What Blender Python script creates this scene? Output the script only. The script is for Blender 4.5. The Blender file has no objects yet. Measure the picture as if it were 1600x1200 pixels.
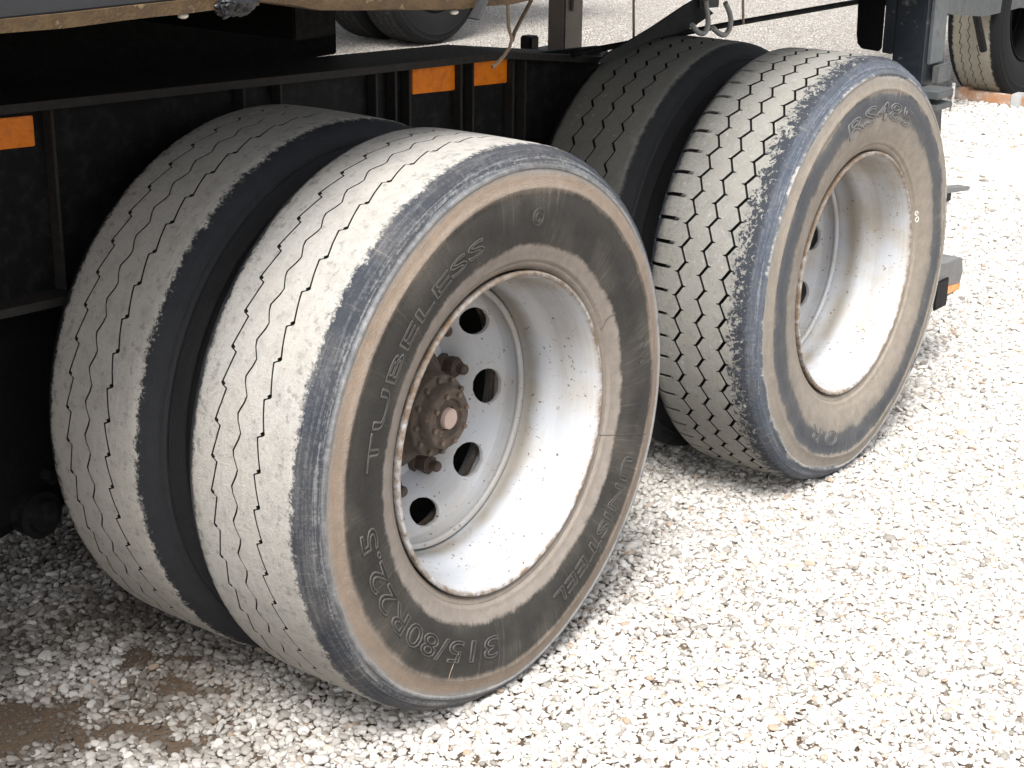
import bpy, bmesh, math, random
import numpy as np
from mathutils import Matrix, Vector, noise
random.seed(4)
RNG = np.random.default_rng(11)
PI = math.pi
sc = bpy.context.scene
C = sc.collection

# ---------------------------------------------------------------- camera
cam_d = bpy.data.cameras.new('camera'); cam = bpy.data.objects.new('camera', cam_d); C.objects.link(cam)
CAM = Vector((-2.2361, -1.8462, 1.6005)); PAN, PITCH, ROLL = 0.92141, -0.33631, 0.01328
fwd = Vector((math.sin(PAN)*math.cos(PITCH), math.cos(PAN)*math.cos(PITCH), math.sin(PITCH)))
rgt = Vector((math.cos(PAN), -math.sin(PAN), 0)); upv = rgt.cross(fwd)
r2 = rgt*math.cos(ROLL)+upv*math.sin(ROLL); u2 = -rgt*math.sin(ROLL)+upv*math.cos(ROLL)
m3 = Matrix((r2, u2, -fwd)).transposed().to_4x4()
cam.matrix_world = Matrix.Translation(CAM) @ m3
cam_d.sensor_width = 36; cam_d.lens = 2602.29/1600*36; cam_d.clip_start = 0.05; cam_d.clip_end = 500
sc.camera = cam
# ---------------------------------------------------------------- sky, sun, exposure
SUN_TO = Vector((-0.62, -0.32, 1.05)).normalized()
SUN_EL = math.asin(SUN_TO.z); SUN_AZ = math.atan2(SUN_TO.x, SUN_TO.y)
w = bpy.data.worlds.new('World'); sc.world = w; w.use_nodes = True
wn = w.node_tree; bg = wn.nodes['Background']
sky = wn.nodes.new('ShaderNodeTexSky'); sky.sky_type = 'NISHITA'; sky.sun_disc = False
sky.sun_elevation = SUN_EL; sky.sun_rotation = SUN_AZ; sky.air_density = 1.0; sky.dust_density = 4.0
hs = wn.nodes.new('ShaderNodeHueSaturation'); hs.inputs['Saturation'].default_value = 0.30
wn.links.new(sky.outputs[0], hs.inputs['Color']); wn.links.new(hs.outputs[0], bg.inputs['Color'])
bg.inputs['Strength'].default_value = 0.085
sd = bpy.data.lights.new('sun', 'SUN'); sd.energy = 1.5; sd.angle = math.radians(24); sd.color = (1.0, 0.982, 0.95)
sun = bpy.data.objects.new('sun', sd); C.objects.link(sun)
sun.rotation_euler = (-SUN_TO).to_track_quat('-Z', 'Y').to_euler()
sc.view_settings.view_transform = 'Standard'; sc.view_settings.look = 'None'
sc.view_settings.exposure = 1.95; sc.view_settings.gamma = 1.0; sc.view_settings.use_curve_mapping = False
sc.cycles.use_denoising = True; sc.cycles.max_bounces = 6; sc.cycles.diffuse_bounces = 4

# ---------------------------------------------------------------- helpers
def link(o, parent=None, off=None):
    C.objects.link(o)
    if parent is not None:
        o.parent = parent
        if off is not None: o.matrix_parent_inverse = Matrix.Translation(-Vector(off))
    return o
def thing(name, label, cat, loc=(0, 0, 0), group=None):
    o = bpy.data.objects.new(name, None); o.location = loc; o.empty_display_size = .2
    link(o); o['label'] = label; o['category'] = cat
    if group: o['group'] = group
    return o
def tag(o, label, cat, group=None):
    o['label'] = label; o['category'] = cat
    if group: o['group'] = group
    return o
def mesh_obj(name, me, mat, parent=None, off=None):
    o = bpy.data.objects.new(name, me)
    if mat is not None:
        me.materials.clear(); me.materials.append(mat)
    return link(o, parent, off)
def from_arrays(name, V, F, smooth=True, sharp=None):
    me = bpy.data.meshes.new(name); me.from_pydata([tuple(v) for v in V], [], [tuple(f) for f in F]); me.update()
    if smooth: me.polygons.foreach_set('use_smooth', [True]*len(me.polygons))
    if sharp: me.set_sharp_from_angle(angle=math.radians(sharp))
    return me
def bm_obj(name, bm, mat, parent=None, off=None, bevel=0, smooth=None):
    if bevel:
        bmesh.ops.bevel(bm, geom=[e for e in bm.edges], offset=bevel, segments=2, affect='EDGES', clamp_overlap=True)
    bmesh.ops.recalc_face_normals(bm, faces=bm.faces)
    me = bpy.data.meshes.new(name); bm.to_mesh(me); bm.free()
    if smooth:
        me.polygons.foreach_set('use_smooth', [True]*len(me.polygons)); me.set_sharp_from_angle(angle=math.radians(smooth))
    return mesh_obj(name, me, mat, parent, off)
def add_box(bm, x0, x1, y0, y1, z0, z1, fz=None):
    vs = [bm.verts.new((x, y, z + (fz(x) if fz else 0))) for z in (z0, z1) for y in (y0, y1) for x in (x0, x1)]
    for q in ((0, 2, 3, 1), (4, 5, 7, 6), (0, 1, 5, 4), (2, 6, 7, 3), (0, 4, 6, 2), (1, 3, 7, 5)):
        bm.faces.new([vs[i] for i in q])
    return vs
def box(name, x0, x1, y0, y1, z0, z1, mat, parent=None, off=None, bevel=0.003, fz=None):
    bm = bmesh.new(); add_box(bm, x0, x1, y0, y1, z0, z1, fz)
    return bm_obj(name, bm, mat, parent, off, bevel)
def add_prism(bm, pts, axis, a0, a1):
    """extrude the 2-D outline pts along axis ('x','y','z') from a0 to a1"""
    def P(u, v, a): return {'x': (a, u, v), 'y': (u, a, v), 'z': (u, v, a)}[axis]
    A = [bm.verts.new(P(u, v, a0)) for u, v in pts]; B = [bm.verts.new(P(u, v, a1)) for u, v in pts]
    n = len(pts); bm.faces.new(A); bm.faces.new(B[::-1])
    for i in range(n): bm.faces.new((A[i], A[(i+1) % n], B[(i+1) % n], B[i]))
def add_tube(bm, pts, rad, n=10, flat=None, caps=True):
    """tube along a polyline; rad number or list; flat=(wide,thin) makes a strip"""
    pts = [Vector(q) for q in pts]; rings = []
    prev = None
    for i, q in enumerate(pts):
        t = (pts[min(i+1, len(pts)-1)]-pts[max(i-1, 0)]).normalized()
        if prev is None:
            a = Vector((0, 0, 1)) if abs(t.z) < .9 else Vector((0, 1, 0)); s = t.cross(a).normalized()
        else:
            s = (prev - t*prev.dot(t)).normalized()
        prev = s; b = t.cross(s)
        rr = rad[i] if isinstance(rad, (list, tuple)) else rad
        ring = []
        for k in range(n):
            c, d = math.cos(2*PI*k/n), math.sin(2*PI*k/n)
            if flat: v = q + s*flat[0]*c + b*flat[1]*d
            else: v = q + (s*c + b*d)*rr
            ring.append(bm.verts.new(v))
        rings.append(ring)
    for A, B in zip(rings, rings[1:]):
        for k in range(n): bm.faces.new((A[k], A[(k+1) % n], B[(k+1) % n], B[k]))
    if caps: bm.faces.new(rings[0][::-1]); bm.faces.new(rings[-1])
def lathe_y(name, prof, mat, parent, n=64, smooth=35, close=False, wob=0):
    """revolve (y, r) about the local y axis"""
    V = []; F = []
    for j in range(n):
        a = 2*PI*j/n
        for (y, r) in prof:
            V.append((r*math.cos(a), y, r*math.sin(a)))
    m = len(prof)
    for j in range(n):
        k = (j+1) % n
        for i in range(m-1): F.append((j*m+i, j*m+i+1, k*m+i+1, k*m+i))
        if close: F.append((j*m+m-1, j*m, k*m, k*m+m-1))
    me = from_arrays(name, V, F, True, smooth)
    return mesh_obj(name, me, mat, parent)
# ---------------------------------------------------------------- node helpers
class NT:
    def __init__(s, name):
        s.m = bpy.data.materials.new(name); s.m.use_nodes = True; s.t = s.m.node_tree
        s.b = s.t.nodes['Principled BSDF']; s.out = s.t.nodes['Material Output']
    def n(s, typ, ins=None, **kw):
        x = s.t.nodes.new(typ)
        for k, v in kw.items(): setattr(x, k, v)
        for k, v in (ins or {}).items(): s.put(x.inputs[k], v)
        return x
    def put(s, sock, v):
        if isinstance(v, bpy.types.NodeSocket): s.t.links.new(v, sock)
        else:
            if hasattr(sock.default_value, '__len__') and len(sock.default_value) == 4 and len(v) == 3: v = (*v, 1)
            sock.default_value = v
    def ma(s, op, a, b=0.0, c=0.0, clamp=False):
        x = s.n('ShaderNodeMath', {0: a, 1: b, 2: c}, operation=op); x.use_clamp = clamp; return x.outputs[0]
    def noise(s, vec, scale, detail=4, rough=.55, dist=0):
        return s.n('ShaderNodeTexNoise', {'Vector': vec, 'Scale': scale, 'Detail': detail, 'Roughness': rough, 'Distortion': dist}).outputs['Fac']
    def vor(s, vec, scale, feature='F1', out='Distance', rnd=1):
        return s.n('ShaderNodeTexVoronoi', {'Vector': vec, 'Scale': scale, 'Randomness': rnd}, feature=feature).outputs[out]
    def mr(s, v, a, b, c=0.0, d=1.0, smooth=False):
        x = s.n('ShaderNodeMapRange', {'Value': v, 'From Min': a, 'From Max': b, 'To Min': c, 'To Max': d})
        x.interpolation_type = 'SMOOTHSTEP' if smooth else 'LINEAR'; return x.outputs[0]
    def ramp(s, fac, stops, mode='LINEAR'):
        x = s.n('ShaderNodeValToRGB', {0: fac}); cr = x.color_ramp; cr.interpolation = mode
        while len(cr.elements) < len(stops): cr.elements.new(.5)
        for e, (p, col) in zip(cr.elements, stops): e.position = p; e.color = (*col, 1)
        return x.outputs['Color']
    def mix(s, f, a, b, mode='MIX'):
        x = s.n('ShaderNodeMix', data_type='RGBA', blend_type=mode)
        s.put(x.inputs['Factor'], f); s.put(x.inputs[6], a); s.put(x.inputs[7], b); return x.outputs[2]
    def obj(s): return s.n('ShaderNodeTexCoord').outputs['Object']
    def sep(s, v): return s.n('ShaderNodeSeparateXYZ', {0: v}).outputs
    def comb(s, x, y, z): return s.n('ShaderNodeCombineXYZ', {0: x, 1: y, 2: z}).outputs[0]
    def bump(s, h, strength, dist, nrm=None):
        x = s.n('ShaderNodeBump', {'Height': h, 'Strength': strength, 'Distance': dist})
        if nrm is not None: s.put(x.inputs['Normal'], nrm)
        return x.outputs[0]
    def done(s, col=None, rough=None, nrm=None, metal=None, spec=None):
        if col is not None: s.put(s.b.inputs['Base Color'], col)
        if rough is not None: s.put(s.b.inputs['Roughness'], rough)
        if nrm is not None: s.put(s.b.inputs['Normal'], nrm)
        if metal is not None: s.put(s.b.inputs['Metallic'], metal)
        if spec is not None: s.put(s.b.inputs['Specular IOR Level'], spec)
        return s.m

# ---------------------------------------------------------------- tyre material
def tyre_material(name, P):
    t = NT(name); v = t.obj(); x, y, z = t.sep(v)
    r = t.ma('SQRT', t.ma('ADD', t.ma('MULTIPLY', x, x), t.ma('MULTIPLY', z, z)))
    ux = t.ma('DIVIDE', x, r); uz = t.ma('DIVIDE', z, r)
    nf = t.noise(v, 150, 6, .7); nm = t.noise(v, 34, 5, .65); nl = t.noise(v, 7, 4, .55)
    def c(a): return t.ma('SUBTRACT', a, .5)
    def sum_(*a):
        q = a[0]
        for b in a[1:]: q = t.ma('ADD', q, b)
        return q
    # streaks that run round the tyre, and radial scuffs
    st = t.noise(t.comb(t.ma('MULTIPLY', ux, 4.0), t.ma('MULTIPLY', uz, 4.0), t.ma('ADD', t.ma('MULTIPLY', r, 190), t.ma('MULTIPLY', y, 120))), 1.0, 4, .6)
    sr = t.noise(t.comb(t.ma('MULTIPLY', ux, 60), t.ma('MULTIPLY', uz, 60), t.ma('MULTIPLY', r, 8)), 1.0, 5, .65)
    wob = sum_(t.ma('MULTIPLY', c(nf), P.get('wobf', .007)), t.ma('MULTIPLY', c(nm), P.get('wob', .016)), t.ma('MULTIPLY', c(nl), P.get('wobl', .014)), t.ma('MULTIPLY', c(sr), P.get('wobr', .010)))
    rp = t.ma('ADD', r, wob)
    lo, hi = .29, .53
    side = t.ramp(t.mr(rp, lo, hi), [((q-lo)/(hi-lo), tuple(k*P.get('k', .70) for k in col)) for q, col in P['bands']])
    side = t.mix(t.ma('MULTIPLY', t.mr(nm, .35, .70), P.get('mott', .55)), side, t.mix(.45, side, (0, 0, 0)))
    side = t.mix(t.ma('MULTIPLY', t.mr(nl, .45, .75), P.get('film', .16)), side, (.22, .19, .155))
    # pale radial scuffs on the dark rubber
    sc_ = t.ma('MULTIPLY', t.mr(sr, .56, .80), t.mr(nl, .36, .60))
    side = t.mix(t.ma('MULTIPLY', sc_, P.get('scuff', .5)), side, P.get('scuffc', (.26, .225, .18)))
    # pale streaks round the shoulder
    shm = t.ma('MULTIPLY', t.mr(r, P['sh0'], P['sh0']+.010), t.mr(sum_(st, t.ma('MULTIPLY', c(nf), .8), t.ma('MULTIPLY', c(nm), .25), t.ma('MULTIPLY', c(nl), .35)), .46, .70))
    shm = t.ma('MULTIPLY', shm, t.mr(r, .511, .500, .28, 1.0))
    side = t.mix(t.ma('MULTIPLY', shm, P.get('streak', .8)), side, P.get('streakc', (.29, .30, .30)))
    # dusty tread: ragged edge on both sides
    ay = t.ma('ABSOLUTE', t.ma('SUBTRACT', y, P.get('yc', 0.0)))
    edge = sum_(ay, t.ma('MULTIPLY', c(nf), P.get('ragf', .046)), t.ma('MULTIPLY', c(nm), P.get('ragm', .032)))
    tm = t.ma('MULTIPLY', t.mr(edge, P['yw'], P['yw']-.008), t.mr(r, .500, .507))
    K = P.get('kd', .78)
    sca = lambda q: tuple(k*K for k in q)
    dust = t.mix(t.mr(nf, .35, .68), sca(P['dust']), sca(P['dust2']))
    dust = t.mix(t.mr(nl, .38, .62), dust, sca(P.get('dust3', P['dust2'])))
    dust = t.mix(t.ma('MULTIPLY', t.mr(nm, .48, .72), .55), dust, t.mix(.5, dust, (.10, .095, .085)))
    # scoured dark spots, thicker towards the edges
    eg = t.mr(ay, .04, .12)
    sp = t.mr(t.ma('ADD', t.noise(v, 62, 5, .7), t.ma('MULTIPLY', eg, .07)), .58, .68)
    dust = t.mix(t.ma('MULTIPLY', sp, P.get('spot', .5)), dust, (.085, .080, .072))
    lt = t.mr(t.noise(v, 95, 4, .65), .60, .70)
    dust = t.mix(t.ma('MULTIPLY', lt, .35), dust, (.46, .44, .40))
    if P.get('chunk'):      # dark chunks where the shoulder blocks are torn
        c0, c1 = P['chunk']
        ch = t.mr(t.ma('MULTIPLY', y, -1.0), c0, c1)
        nc = t.noise(v, 85, 4, .6, 1.2)
        cm = t.mr(t.ma('ADD', t.ma('ADD', t.ma('MULTIPLY', nc, .75), t.ma('MULTIPLY', nm, .30)), t.ma('MULTIPLY', ch, .22)), .60, .67)
        dust = t.mix(t.ma('MULTIPLY', cm, t.mr(ch, 0.02, .25)), dust, (.030, .034, .042))
    col = t.mix(tm, side, dust)
    gr = t.n('ShaderNodeAttribute', attribute_name='groove').outputs['Fac']
    col = t.mix(gr, col, P.get('groovec', (.0035, .0032, .003)))
    rough = t.mr(tm, 0, 1, P.get('rr', .66), .95)
    h = t.ma('ADD', t.ma('MULTIPLY', nf, .6), t.ma('MULTIPLY', t.noise(v, 420, 3, .6), .4))
    nrm = t.bump(h, .6, .005)
    h2 = t.ma('ADD', t.ma('MULTIPLY', st, t.mr(r, .44, .50)), t.ma('MULTIPLY', sr, .25))
    nrm = t.bump(h2, .35, .004, nrm)
    return t.done(col, rough, nrm, spec=.3)

BLU = (.034, .040, .054)
T1_OUT = tyre_material('dusty_worn_rubber', dict(
    bands=[(.29, (.27, .225, .185)), (.318, (.32, .275, .235)), (.347, (.35, .305, .265)), (.3545, (.044, .041, .037)), (.40, (.031, .030, .028)),
           (.444, (.050, .046, .040)), (.4560, (.33, .265, .21)), (.472, (.34, .255, .19)), (.481, (.34, .295, .25)), (.4855, (.36, .355, .35)), (.4905, (.20, .205, .215)), (.4960, (.06, .066, .080)), (.508, BLU), (.53, BLU)],
    sh0=.488, yw=.118, yc=.003, dust=(.385, .37, .342), dust2=(.455, .445, .422), dust3=(.43, .41, .375), kd=.81, spot=.45, streak=.62, film=.22, scuff=.5, wob=.014, wobl=.020))
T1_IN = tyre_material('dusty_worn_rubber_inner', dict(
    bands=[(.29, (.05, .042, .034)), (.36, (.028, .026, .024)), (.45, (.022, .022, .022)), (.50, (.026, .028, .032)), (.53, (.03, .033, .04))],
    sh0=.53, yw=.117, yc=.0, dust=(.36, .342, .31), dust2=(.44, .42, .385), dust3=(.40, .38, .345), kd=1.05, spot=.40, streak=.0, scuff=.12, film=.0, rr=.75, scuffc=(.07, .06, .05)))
T2_OUT = tyre_material('grey_block_rubber', dict(
    bands=[(.29, (.36, .31, .255)), (.355, (.35, .305, .255)), (.385, (.30, .265, .225)), (.397, (.105, .108, .112)), (.425, (.075, .082, .098)), (.443, (.11, .115, .125)),
           (.450, (.33, .285, .235)), (.481, (.34, .305, .26)), (.4845, (.42, .395, .36)), (.4870, (.44, .42, .40)), (.4885, (.36, .355, .35)), (.491, (.12, .14, .17)), (.505, (.07, .085, .115)), (.53, (.06, .07, .09))],
    kd=.76, sh0=.492, yw=.130, yc=.0, dust=(.262, .256, .232), dust2=(.335, .33, .305), dust3=(.295, .287, .26), spot=.3, streak=.6, streakc=(.24, .27, .31), scuff=.6,
    wob=.024, wobl=.044, wobr=.016, chunk=(.068, .125), ragf=.02, ragm=.02))
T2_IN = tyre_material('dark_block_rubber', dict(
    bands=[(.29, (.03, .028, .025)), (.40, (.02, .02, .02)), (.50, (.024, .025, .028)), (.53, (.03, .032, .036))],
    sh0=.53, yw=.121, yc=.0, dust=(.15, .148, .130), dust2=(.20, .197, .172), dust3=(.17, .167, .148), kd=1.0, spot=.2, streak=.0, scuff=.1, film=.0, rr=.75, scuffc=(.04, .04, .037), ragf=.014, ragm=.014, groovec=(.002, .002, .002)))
TB = tyre_material('pale_far_rubber', dict(
    bands=[(.29, (.008, .007, .007)), (.40, (.004, .004, .005)), (.53, (.005, .006, .007))], rr=.85,
    sh0=.53, yw=.112, yc=.0, dust=(.27, .25, .20), dust2=(.34, .31, .25), spot=.2, streak=.0, scuff=.05, film=.0, scuffc=(.06, .06, .055)))

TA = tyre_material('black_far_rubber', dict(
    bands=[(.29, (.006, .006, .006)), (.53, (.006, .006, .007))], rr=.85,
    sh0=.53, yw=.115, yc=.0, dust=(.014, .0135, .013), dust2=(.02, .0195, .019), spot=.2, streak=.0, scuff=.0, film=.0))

# ---------------------------------------------------------------- plain materials
def painted(name, col, col2, rough=.6, scale=18, rust=None, rustamt=.6, bump=.2, spec=.4):
    t = NT(name); v = t.obj(); n1 = t.noise(v, scale, 5, .62); n2 = t.noise(v, scale*5, 4, .6)
    c = t.mix(t.mr(n1, .35, .68), col, col2)
    if rust: c = t.mix(t.ma('MULTIPLY', t.mr(t.ma('ADD', n1, t.ma('MULTIPLY', n2, .3)), rustamt, rustamt+.12), .9), c, rust)
    return t.done(c, t.mr(n2, .3, .7, rough-.1, rough+.12), t.bump(n2, bump, .003), spec=spec)
M_BLACK = painted('black_chassis_paint', (.0035, .0038, .0043), (.0065, .0066, .007), .6, 30, (.015, .0148, .015), .66, .2, .2)
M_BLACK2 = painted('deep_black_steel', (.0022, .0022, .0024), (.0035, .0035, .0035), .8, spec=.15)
M_EDGE = painted('worn_flange_edge', (.026, .0235, .021), (.011, .0105, .010), .7, 25, (.032, .024, .018), .66)
M_RUSTRAIL = painted('rusted_tan_rail', (.085, .053, .022), (.045, .026, .011), .75, 34, (.24, .17, .09), .78, .5)
M_DECK = painted('dull_grey_deck', (.026, .027, .030), (.020, .020, .022), .65, 6, (.05, .043, .036), .78)
M_HUB = painted('rusty_brown_hub', (.068, .050, .038), (.115, .088, .068), .75, 45, (.30, .23, .18), .80, .5)
M_HUBCAP = painted('brown_hub_cap', (.11, .072, .05), (.16, .11, .08), .6, 60, (.10, .06, .04), .78, .4)
M_STUD = painted('oily_brown_stud', (.055, .037, .026), (.09, .065, .05), .55, 60, None, .6, .4)
M_BOSS = painted('pale_pinkish_plug', (.42, .31, .265), (.47, .35, .30), .5, 70, (.30, .20, .15), .80, .2)
M_POST = painted('grey_brown_post', (.26, .225, .195), (.19, .16, .14), .75, 9, (.22, .18, .14), .72)
M_STRIP = painted('weathered_tan_strip', (.40, .31, .22), (.30, .22, .15), .8, 60, (.16, .11, .07), .78)
M_HOOK = painted('dull_galvanised_steel', (.42, .41, .39), (.30, .29, .27), .45, 60, (.14, .12, .10), .76, .2)
M_WEB = painted('black_webbing', (.012, .012, .013), (.02, .02, .021), .8, 60)
M_REARPOST = painted('blue_black_paint', (.012, .0155, .021), (.019, .024, .031), .42, 12, (.16, .15, .13), .78)
M_GREY = painted('weathered_grey_steel', (.055, .060, .062), (.085, .092, .091), .6, 20, (.10, .085, .07), .72)
M_GREY2 = painted('lit_post_grey', (.075, .085, .092), (.10, .11, .116), .5, 8, (.05, .05, .05), .75)
M_BUMP = painted('dusty_grey_bumper', (.13, .13, .128), (.18, .178, .172), .7, 20, (.08, .075, .07), .72)
M_PLATE = painted('pale_grey_plate', (.30, .30, .295), (.36, .355, .345), .55, 20, (.2, .17, .13), .78)
M_RUSTBAR = painted('orange_rust_bar', (.30, .15, .075), (.36, .26, .20), .8, 14, (.45, .42, .38), .70, .5)
M_WHITE = painted('white_stencil', (.60, .60, .58), (.5, .5, .48), .7, 90)
M_LETTER = painted('worn_rubber_letters', (.050, .048, .044), (.070, .066, .060), .7, 90)
M_LETTER2 = painted('dusty_rubber_letters', (.10, .10, .105), (.13, .125, .12), .7, 90)
M_DRUM = painted('dark_brake_drum', (.045, .034, .026), (.07, .05, .038), .8, 20)
M_SHEET = painted('black_plastic_sheet', (.006, .0065, .008), (.012, .013, .015), .35, 30)
M_LAMP = painted('milky_lamp_lens', (.72, .70, .58), (.78, .77, .70), .3, 40)
def reflector_mat():
    t = NT('orange_reflector'); v = t.obj(); br = t.vor(v, 330, 'DISTANCE_TO_EDGE'); n = t.noise(v, 40, 4, .6)
    c = t.mix(t.mr(n, .45, .75), (.90, .235, .004), (.66, .150, .003))
    c = t.mix(t.mr(t.noise(v, 22, 3, .7), .66, .74), c, (.20, .07, .01))
    t.put(t.b.inputs['Coat Weight'], .6)
    return t.done(c, .25, t.bump(br, .4, .002))
M_REFL = reflector_mat()
def rim_mat(seed, dirt):
    t = NT('white_rim_paint' if seed == 0 else 'dusty_white_rim_paint'); v0 = t.obj()
    v = t.n('ShaderNodeVectorMath', {0: v0, 1: (seed*3.1, seed, 0)}, operation='ADD').outputs[0]
    x, y, z = t.sep(v0)
    r = t.ma('SQRT', t.ma('ADD', t.ma('MULTIPLY', x, x), t.ma('MULTIPLY', z, z)))
    ang = t.ma('ARCTAN2', z, x)
    n1 = t.noise(v, 9, 4, .6); n2 = t.noise(v, 60, 4, .65); n3 = t.noise(v, 160, 2, .5)
    st = t.noise(t.comb(t.ma('MULTIPLY', ang, 1.6), t.ma('MULTIPLY', y, 90), t.ma('MULTIPLY', r, 90)), 1.0, 4, .6)
    c = t.mix(t.mr(n1, .3, .7), (.40, .415, .44), (.45, .46, .475))
    # well corner first, then a random grime film and a browner upper barrel
    well = t.ma('MULTIPLY', t.mr(t.ma('ABSOLUTE', t.ma('SUBTRACT', y, .004)), .030, .0, 0, 1, True), t.mr(n1, .15, .5))
    c = t.mix(t.ma('MULTIPLY', well, .85), c, (.20, .18, .145))  # crease shade and dirt painted into the well corner
    film = t.ma('MULTIPLY', t.mr(t.ma('ADD', n1, t.ma('MULTIPLY', st, .35)), .58, .86), dirt)
    c = t.mix(film, c, (.33, .29, .235))
    top = t.ma('MULTIPLY', t.mr(z, .10, .26), t.mr(t.ma('ADD', n1, t.ma('MULTIPLY', st, .5)), .45, .85))
    c = t.mix(t.ma('MULTIPLY', top, .8), c, (.19, .155, .115))
    # chips down to rust
    vd = t.vor(v, 34, 'F1')
    chips = t.ma('MULTIPLY', t.mr(t.noise(v, 115, 3, .6), .635, .665), t.mr(t.noise(v, 16, 3, .6), .47, .56))
    c = t.mix(chips, c, (.12, .075, .05))
    specks = t.ma('MULTIPLY', t.mr(vd, .12, .08), t.mr(n2, .50, .56))
    c = t.mix(t.ma('MULTIPLY', specks, .85), c, (.10, .07, .05))
    # rusty lip
    lip = t.ma('MULTIPLY', t.mr(r, .2905, .2945), t.mr(t.ma('ADD', n2, t.ma('MULTIPLY', n1, .4)), .50, .80))
    c = t.mix(lip, c, t.mix(n3, (.105, .070, .045), (.20, .145, .10)))
    return t.done(c, t.mr(n2, .3, .7, .38, .55), t.bump(n2, .15, .002), spec=.45)
M_RIM1 = rim_mat(0, .55); M_RIM2 = rim_mat(1, .8)

# ---------------------------------------------------------------- ground
def dirt_mask(x, y):
    """1 where the gravel is worn away to bare earth"""
    m = 0*x
    for cx, cy, rx, ry, a in ((-.67, .48, .16, .09, -.9), (-.56, .29, .17, .035, -.9), (-.37, .33, .06, .035, -.8), (5.35, 1.05, .9, .22, .25), (-.33, .47, .08, .03, -.7)):
        c, s = math.cos(a), math.sin(a); dx, dy = x-cx, y-cy
        u, v = (dx*c+dy*s)/rx, (-dx*s+dy*c)/ry
        m = np.maximum(m, np.clip(1.25-(u*u+v*v)*.75, 0, 1))
    return m
def ground_mat():
    t = NT('gravel_ground'); v = t.obj()
    n = t.noise(v, 3.0, 5, .6); nf = t.noise(v, 90, 4, .6)
    earth = t.mix(t.mr(n, .35, .65), (.064, .044, .029), (.10, .070, .048))
    earth = t.mix(t.mr(nf, .45, .75), earth, (.11, .083, .060))
    earth = t.mix(t.mr(t.noise(v, 260, 3, .6), .56, .66), earth, (.045, .032, .023))
    ex = t.sep(v)[0]
    earth = t.mix(t.mr(ex, .3, 1.4), earth, t.mix(t.mr(nf, .35, .7), (.42, .37, .315), (.54, .50, .45)))
    cellc = t.vor(v, 46, 'F1', 'Color'); cd = t.vor(v, 46, 'DISTANCE_TO_EDGE')
    tone = t.sep(cellc)[0]
    st = t.ramp(tone, [(0, (.38, .35, .31)), (.4, (.52, .495, .455)), (.75, (.62, .60, .565)), (1, (.46, .40, .34))])
    st = t.mix(t.mr(cd, .02, .10), (.20, .16, .125), st)
    d = t.n('ShaderNodeVectorMath', {0: v, 1: (-2.24, -1.85, 0)}, operation='DISTANCE').outputs['Value']
    far = t.mr(d, 9.0, 10.5)
    c = t.mix(far, earth, st)
    h = t.ma('MULTIPLY', t.mr(cd, 0, .25), far)
    nrm = t.bump(h, .9, .02); nrm = t.bump(nf, .5, .006, nrm)
    return t.done(c, .95, nrm, spec=.2)
bm = bmesh.new(); G = 90
for (x0, x1, y0, y1) in ((-G, G, -G, G),):
    vs = [bm.verts.new((x, y, -.0035)) for x, y in ((x0, y0), (x1, y0), (x1, y1), (x0, y1))]; bm.faces.new(vs)
ground = bm_obj('ground', bm, ground_mat()); ground['kind'] = 'structure'

def gravel_mat():
    t = NT('pale_gravel_stone'); v = t.obj()
    tone = t.n('ShaderNodeAttribute', attribute_name='tone', attribute_type='INSTANCER').outputs['Fac']
    n = t.noise(v, 2.2, 4, .6)
    c = t.ramp(tone, [(0, (.20, .185, .165)), (.06, (.36, .335, .305)), (.30, (.50, .475, .44)), (.65, (.58, .555, .52)), (.93, (.66, .64, .61)), (.965, (.48, .41, .34)), (1, (.34, .25, .185))])
    c = t.mix(t.ma('MULTIPLY', t.mr(n, .45, .75), .30), c, (.38, .335, .28))
    mud_shade = t.n('ShaderNodeAttribute', attribute_name='mud_shade', attribute_type='INSTANCER').outputs['Fac']
    c = t.mix(t.ma('MULTIPLY', mud_shade, .92), c, (.070, .056, .043))  # one tint for dirt and painted shade
    return t.done(c, .9, t.bump(t.noise(v, 9, 3, .6), .35, .15), spec=.25)
M_STONE = gravel_mat()
pebcol = bpy.data.collections.new('pebble_shapes')
for k in range(12):
    bm = bmesh.new(); bmesh.ops.create_icosphere(bm, subdivisions=2, radius=1)
    rk = random.Random(k)
    planes = [(Vector((rk.gauss(0, 1), rk.gauss(0, 1), rk.gauss(0, 1))).normalized(), rk.uniform(.62, .9)) for _ in range(9)]
    for vtx in bm.verts:
        p = vtx.co.copy()
        for nn, dd in planes:
            e = p.dot(nn)-dd
            if e > 0: p -= nn*e*.9
        vtx.co = p*(1+.10*noise.noise(p*1.7+Vector((k*7, 0, 0))))
    me = bpy.data.meshes.new('pebble'); bm.to_mesh(me); bm.free()
    me.polygons.foreach_set('use_smooth', [True]*len(me.polygons)); me.set_sharp_from_angle(angle=math.radians(38))
    me.materials.append(M_STONE)
    pebcol.objects.link(bpy.data.objects.new('pebble', me))
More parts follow.
